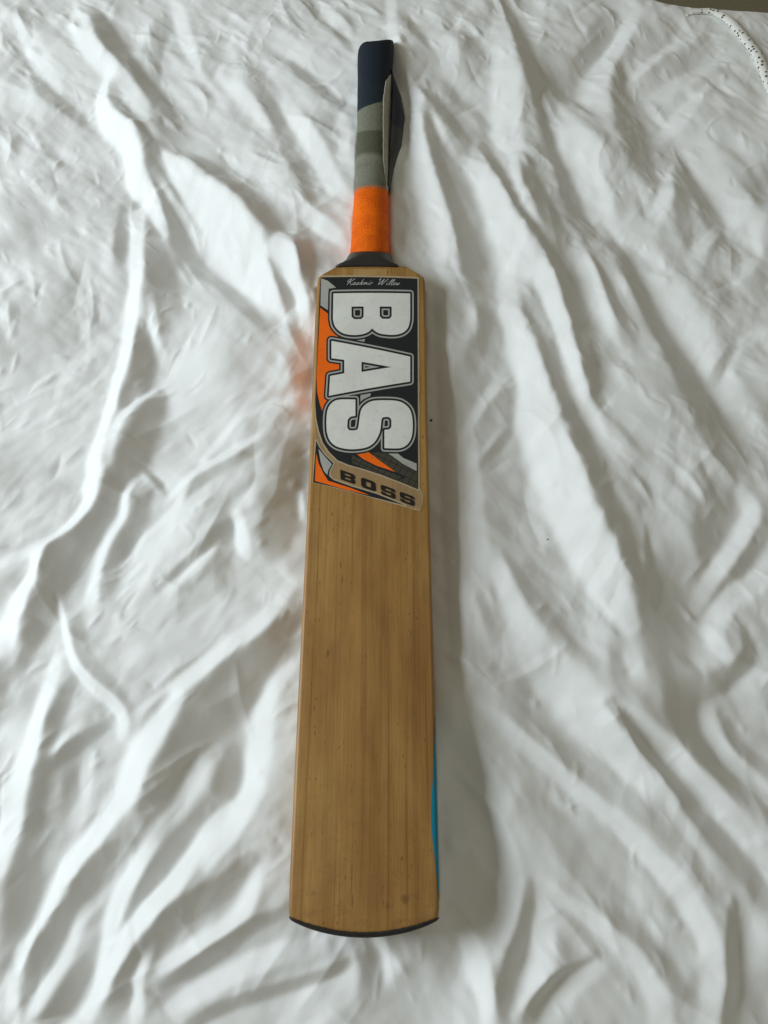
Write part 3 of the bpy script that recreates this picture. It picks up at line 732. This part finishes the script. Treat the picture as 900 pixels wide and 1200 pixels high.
def rounded(pts, hard):
    """polygon with Catmull-Rom curves except at the hard corners"""
    n = len(pts); out = []
    p = np.array(pts, float)
    for i in range(n):
        a, b = p[i], p[(i + 1) % n]
        if i in hard and (i + 1) % n in hard: out.append(tuple(a)); continue
        p0 = a * 2 - b if i in hard else p[i - 1]
        p3 = b * 2 - a if (i + 1) % n in hard else p[(i + 2) % n]
        for k in range(6):
            t = k / 6
            out.append(tuple(0.5 * (2 * a + (b - p0) * t + (2 * p0 - 5 * a + 4 * b - p3) * t * t + (3 * a - p0 - 3 * b + p3) * t ** 3)))
    return out
LET_B = rounded(z1([(215, 178), (692, 178), (692, 300), (690, 350), (676, 395), (643, 424), (590, 437), (520, 433), (482, 420), (456, 398), (432, 420), (390, 435), (330, 438), (272, 425), (230, 390), (214, 345), (213, 300)]), {0, 1, 2, 9, 16})
LET_A = z1([(203, 472), (692, 570), (692, 722)]) + z2([(690, 37), (187, 125)]) + z1([(195, 690), (283, 675), (283, 592), (203, 580)])
LET_S = rounded(z2([(250, 150), (352, 150), (352, 252), (322, 257), (304, 275), (301, 322), (315, 340), (355, 340), (370, 322), (380, 250), (388, 215), (410, 185), (450, 162), (510, 155),
            (600, 157), (650, 172), (690, 210), (706, 270), (706, 350), (693, 400), (665, 435), (620, 452), (532, 452), (532, 338), (560, 335), (575, 320), (575, 275), (560, 260),
            (530, 260), (515, 272), (508, 330), (497, 370), (470, 415), (430, 444), (370, 457), (300, 457), (235, 440), (195, 405), (175, 350), (172, 270), (180, 210), (205, 170)]), {1, 2, 4, 5, 22, 23, 25, 26})
HOLES = [z1([(328, 262), (403, 262), (403, 325), (388, 340), (345, 340), (328, 325)]), z1([(503, 262), (577, 262), (577, 322), (562, 338), (520, 338), (503, 322)]),
         z1([(390, 605), (576, 637), (390, 668)])]
def boss_letter(kind, c, wd=98, ht=62, sl=0.36):
    u = np.array([1, sl]) / math.hypot(1, sl); v = np.array([0.05, 1.0])
    def T(pts): return z2([tuple(np.array(c) + u * ((x - 0.5) * wd) + v * ((y - 0.5) * ht)) for x, y in pts])
    if kind == 'B':
        return T([(0, 0), (0.85, 0), (1, 0.12), (1, 0.4), (0.92, 0.5), (1, 0.6), (1, 0.88), (0.85, 1), (0, 1)]), [T([(0.3, 0.24), (0.68, 0.24), (0.68, 0.38), (0.3, 0.38)]), T([(0.3, 0.62), (0.68, 0.62), (0.68, 0.76), (0.3, 0.76)])]
    if kind == 'O':
        return T([(0.15, 0), (0.85, 0), (1, 0.15), (1, 0.85), (0.85, 1), (0.15, 1), (0, 0.85), (0, 0.15)]), [T([(0.34, 0.28), (0.66, 0.28), (0.66, 0.72), (0.34, 0.72)])]
    return T([(0.12, 0), (0.88, 0), (1, 0.12), (1, 0.32), (0.68, 0.32), (0.68, 0.24), (0.32, 0.24), (0.32, 0.38), (0.88, 0.38), (1, 0.5), (1, 0.88), (0.88, 1), (0.12, 1), (0, 0.88), (0, 0.68),
              (0.32, 0.68), (0.32, 0.77), (0.68, 0.77), (0.68, 0.62), (0.12, 0.62), (0, 0.5), (0, 0.12)]), []
BOSS = [boss_letter(k, c) for k, c in (('B', (305, 631)), ('O', (433, 678)), ('S', (555, 723)), ('S', (674, 766)))]
# small script line across the top of the print: pen strokes in letter units (x along, y up)
GL = {'K': [[(0.9,2.6),(0.2,2.2),(0.0,1.4),(0.5,1.2)], [(0.9,2.9),(0.7,1.4),(0.3,0)], [(2.0,2.8),(1.2,1.7),(0.6,1.4),(1.1,1.0),(1.6,0),(2.0,0.1)]],
      'a': [[(0.8,0.9),(0.3,1.0),(0.0,0.4),(0.2,0),(0.6,0.2),(0.85,1.0),(0.7,0.2),(1.0,0.1)]],
      's': [[(0.0,0.1),(0.5,1.1),(0.6,0.5),(0.3,0),(0.0,0.1)]], 'h': [[(0.6,2.5),(0.1,0)], [(0.1,0.3),(0.6,1.0),(0.7,0.7),(0.6,0.1),(0.9,0.1)]],
      'm': [[(0.1,1.0),(0,0)], [(0.05,0.5),(0.5,1.0),(0.55,0)], [(0.55,0.5),(1.05,1.0),(1.1,0.1),(1.45,0.1)]],
      'i': [[(0.2,1.0),(0.1,0.1),(0.4,0.1)], [(0.35,1.6),(0.36,1.7)]], 'r': [[(0.1,0.9),(0.0,0)], [(0.05,0.5),(0.3,1.0),(0.6,0.9)]],
      'W': [[(0.0,2.3),(0.4,2.8),(0.5,1.4),(0.5,0),(1.2,1.6),(1.6,2.7),(1.4,1.0),(1.5,0),(2.2,1.5),(2.8,2.8)]],
      'l': [[(0.0,0.4),(0.6,2.2),(0.5,2.6),(0.2,1.2),(0.2,0.1),(0.5,0.1)]], 'o': [[(0.5,1.0),(0.1,0.8),(0.0,0.3),(0.3,0),(0.6,0.4),(0.5,1.0),(0.8,0.9)]],
      'w': [[(0.0,1.0),(0.05,0.1),(0.4,0.3),(0.5,1.0),(0.55,0.1),(0.9,0.4),(1.0,1.0)]]}
ADV = {'K': 2.1, 'a': 1.25, 's': 1.0, 'h': 1.2, 'm': 1.6, 'i': 0.75, 'r': 0.9, 'W': 3.0, 'l': 0.7, 'o': 1.0, 'w': 1.25, ' ': 1.3}
SCRIPT = []; pen = 0.0
for ch in 'Kashmir Willow':
    for stroke in GL.get(ch, []):
        q = smooth_line([(pen + x + 0.35 * yv, yv) for x, yv in stroke], 3)
        SCRIPT.append(q)
    pen += ADV[ch]
total = pen
SCRIPT = [[(405.5 + x / total * 62.5, 333.8 + 0.35 * (x / total) - yv * 2.55) for x, yv in q] for q in SCRIPT]

SH = 0.25                                        # mm between samples
A0, A1 = at(364, 326, FACE), at(494, 602, FACE)
sxs = np.arange(-0.0545, 0.0545, SH / 1000); sys_ = np.arange(A1[1] - 0.002, 0.5520, SH / 1000)
SX, SY = np.meshgrid(sxs, sys_)
cr_, sr_ = math.cos(BATROT), math.sin(BATROT)
QX, QY = to_px(BATX + SX * cr_ - SY * sr_, SX * sr_ + SY * cr_, FACE)
def sdf(poly, px=None, py=None):
    px = QX if px is None else px; py = QY if py is None else py
    p = np.array(poly); d = np.full(px.shape, 1e9); ins = np.zeros(px.shape, bool)
    for (x0, y0), (x1, y1) in zip(p, np.roll(p, -1, 0)):
        dx, dy = x1 - x0, y1 - y0
        t = np.clip(((px - x0) * dx + (py - y0) * dy) / (dx * dx + dy * dy + 1e-12), 0, 1)
        np.minimum(d, np.hypot(px - x0 - t * dx, py - y0 - t * dy), out=d)
        if y0 != y1:
            ins ^= ((y0 > py) != (y1 > py)) & (px < dx * (py - y0) / dy + x0)
    return np.where(ins, -d, d)
def union(polys): return np.minimum.reduce([sdf(p) for p in polys])
d_base = sdf(BASE)
D = {'black': np.minimum(sdf(PANEL), sdf(LOW_BLACK)), 'orange': union(ORANGE), 'grey': union(GREY), 'brown': union(BROWN)}
dl = union([LET_B, LET_A, LET_S])
for hpoly in HOLES: dl = np.maximum(dl, -sdf(hpoly))
D['letter'] = dl
db = union([k for k, _ in BOSS])
for _, hs in BOSS:
    for hpoly in hs: db = np.maximum(db, -sdf(hpoly))
D['word'] = db
ds = np.full(QX.shape, 9.0); mrow = (QY < 345) & (QY > 318)
for q in SCRIPT:
    dd = seg_dist(QX[mrow], QY[mrow], [(x, y, 1.0) for x, y in q]); ds[mrow] = np.minimum(ds[mrow], dd)
D['script'] = ds - 0.27; D['base'] = d_base
WW = np.interp(SY, TS, [half_w(t) for t in TS])
SZ = -CAMB * (SX / WW) ** 2 + 0.00045
lift = np.exp(-(((QX - 491) / 5) ** 2 + ((QY - 594) / 6) ** 2)) * 0.0012
keep = (d_base[:-1, :-1] < 0) & (d_base[1:, 1:] < 0) & (np.abs(SX[:-1, :-1]) < WW[:-1, :-1] - RF)
me = grid_mesh('sticker', np.stack([SX, SY, SZ + lift], -1), keep=keep)
for k, v in D.items():
    at_ = me.attributes.new(k, 'FLOAT', 'POINT'); at_.data.foreach_set('value', v.reshape(-1).astype(np.float32))
bm = bmesh.new(); bm.from_mesh(me)
bmesh.ops.delete(bm, geom=[v for v in bm.verts if not v.link_faces], context='VERTS'); bm.to_mesh(me); bm.free()
m, nt, b = new_mat('printed_film')
def mask(name, lim):
    a = N(nt, 'ShaderNodeAttribute', attribute_name=name); return math_n(nt, 'LESS_THAN', a.outputs['Fac'], lim)
c = coords(nt)
nz = N(nt, 'ShaderNodeTexNoise', i_Scale=240.0, i_Detail=5.0, i_Roughness=0.7); L(nt, c, nz.inputs['Vector'])
nb = N(nt, 'ShaderNodeTexNoise', i_Scale=40.0, i_Detail=3.0); L(nt, c, nb.inputs['Vector'])
BLK, GRY, WHT = (0.016, 0.018, 0.021), (0.40, 0.40, 0.37), (0.74, 0.74, 0.70)
col = mixc(nt, mask('black', 0.0), (0.62, 0.52, 0.35), BLK)
# brown band ruled with thin black lines
sxyz = N(nt, 'ShaderNodeSeparateXYZ'); L(nt, c, sxyz.inputs[0])
r1 = math_n(nt, 'ADD', math_n(nt, 'MULTIPLY', sxyz.outputs['X'], 0.90), math_n(nt, 'MULTIPLY', sxyz.outputs['Y'], -0.45))
r2 = math_n(nt, 'ADD', math_n(nt, 'MULTIPLY', sxyz.outputs['X'], 0.45), math_n(nt, 'MULTIPLY', sxyz.outputs['Y'], 0.90))
l1 = math_n(nt, 'LESS_THAN', math_n(nt, 'FRACT', math_n(nt, 'MULTIPLY', r1, 175)), 0.10)
l2 = math_n(nt, 'LESS_THAN', math_n(nt, 'FRACT', math_n(nt, 'MULTIPLY', r2, 150)), 0.09)
band = mixc(nt, math_n(nt, 'MAXIMUM', l1, l2), (0.062, 0.056, 0.040), (0.016, 0.016, 0.015))
col = mixc(nt, mask('brown', 0.0), col, band)
col = mixc(nt, mask('grey', 0.0), col, GRY)
col = mixc(nt, mask('orange', 0.0), col, (0.92, 0.15, 0.006))
for lim, cc in ((6.0, BLK), (4.1, GRY), (2.35, BLK), (0.0, WHT)): col = mixc(nt, mask('letter', lim), col, cc)
col = mixc(nt, mask('word', 0.0), col, (0.018, 0.013, 0.010))
col = mixc(nt, mask('script', 0.0), col, (0.50, 0.50, 0.47))
dirt = ramp(nt, nz.outputs['Fac'], [(0.30, (0.80, 0.78, 0.73)), (0.48, (1, 1, 1))])
dirt2 = ramp(nt, nb.outputs['Fac'], [(0.3, (0.90, 0.89, 0.87)), (0.7, (1, 1, 1))])
col = mixc(nt, 0.6, mixc(nt, 1.0, col, dirt2, 'MULTIPLY'), dirt, 'MULTIPLY')
L(nt, col, b.inputs['Base Color']); b.inputs['Roughness'].default_value = 0.38; b.inputs['Specular IOR Level'].default_value = 0.35
clear = N(nt, 'ShaderNodeBsdfTransparent'); mx = N(nt, 'ShaderNodeMixShader')
printed = math_n(nt, 'MAXIMUM', mask('black', 0.0), mask('word', 0.0))
rim = math_n(nt, 'SUBTRACT', mask('black', 1.7), mask('black', 0.0)); rim2 = mask('base', -1.0)
rim2 = math_n(nt, 'SUBTRACT', 1.0, rim2)
fac = math_n(nt, 'MAXIMUM', printed, math_n(nt, 'MULTIPLY', math_n(nt, 'MAXIMUM', rim, rim2), 0.62)); fac = math_n(nt, 'MAXIMUM', fac, 0.22)
L(nt, fac, mx.inputs[0]); L(nt, clear.outputs[0], mx.inputs[1]); L(nt, b.outputs[0], mx.inputs[2])
L(nt, mx.outputs[0], nt.nodes['Material Output'].inputs['Surface'])
stk = link('sticker', me, m, bat)

# ------------------------------------------------------------------ cord at the far corner of the bed
mc, nt, b = new_mat('flecked_cord')
tc = N(nt, 'ShaderNodeUVMap'); uvm = N(nt, 'ShaderNodeMapping')
L(nt, tc.outputs[0], uvm.inputs[0])
vo = N(nt, 'ShaderNodeTexVoronoi', i_Scale=1.0, i_Randomness=0.45); L(nt, uvm.outputs[0], vo.inputs['Vector'])
L(nt, mixc(nt, math_n(nt, 'LESS_THAN', vo.outputs['Distance'], 0.29), (0.78, 0.77, 0.73), (0.10, 0.10, 0.09)), b.inputs['Base Color'])
b.inputs['Roughness'].default_value = 0.9
bp = N(nt, 'ShaderNodeBump', i_Strength=0.5, i_Distance=0.0008); L(nt, vo.outputs['Distance'], bp.inputs['Height']); L(nt, bp.outputs[0], b.inputs['Normal'])
path = smooth_line([(800, 16, 2.0), (818, 9, 3.0), (838, 10, 4.2), (858, 23, 5.0), (876, 48, 5.4), (890, 74, 5.6), (902, 102, 5.0), (912, 140, 4.5)], 8)
rows = []; seg = 20; lens = [0.0]; pts3 = []
for px, py, r in path:
    x, y = at(px, py, 0.004); pts3.append((x, y, bed_z(x, min(y, 0.93)), r / FPX * 0.93))
pts3 = np.array(pts3)
k = np.ones(7) / 7; pts3[:, 2] = np.convolve(np.pad(pts3[:, 2], 3, mode='edge'), k, 'valid')
for i in range(len(pts3)):
    a, c_ = pts3[max(i - 1, 0)], pts3[min(i + 1, len(pts3) - 1)]
    t = (c_ - a)[:3]; t /= np.linalg.norm(t); nrm = np.cross(t, (0, 0, 1)); nrm /= np.linalg.norm(nrm); up = np.cross(nrm, t)
    x, y, z, r = pts3[i]
    if i: lens.append(lens[-1] + float(np.linalg.norm(pts3[i, :3] - pts3[i - 1, :3])))
    rows.append([np.array((x, y, z + r * 0.55)) + nrm * r * math.cos(2 * math.pi * q / seg) + up * r * 0.7 * math.sin(2 * math.pi * q / seg) for q in range(seg + 1)])
me = grid_mesh('cord', np.array(rows))
uv = me.uv_layers.new(name='UVMap'); vi = np.zeros(len(me.loops), np.int32); me.loops.foreach_get('vertex_index', vi)
U = (vi % (seg + 1)) / seg * 6; V = np.array(lens)[vi // (seg + 1)] / 0.0052
uv.data.foreach_set('uv', np.stack([U, V], -1).reshape(-1).astype(np.float32))
cord = link('cord', me, mc); cord['label'] = 'white cord with dark flecks curving over the far corner of the duvet'; cord['category'] = 'cord'

# specks of lint on the sheet
for px, py, r, lab in ((505.5, 490, 0.0011, 'dark speck of lint on the duvet right of the printed letters of the bat'),
                       (643, 630, 0.0006, 'tiny dark speck of lint on the bright duvet fold right of the bat')):
    x, y = at(px, py, 0.006); z = bed_z(x, y)
    bm = bmesh.new(); bmesh.ops.create_icosphere(bm, subdivisions=2, radius=r)
    rr = random.Random(int(px))
    for v in bm.verts: v.co *= rr.uniform(0.75, 1.2)
    bmesh.ops.scale(bm, vec=(1.2, 0.8, 0.6), verts=bm.verts)
    me = bpy.data.meshes.new('lint_speck'); bm.to_mesh(me); bm.free()
    o = link('lint_speck', me, M_speck); o.location = (x, y, z + r * 0.4); o['label'] = lab; o['category'] = 'lint'
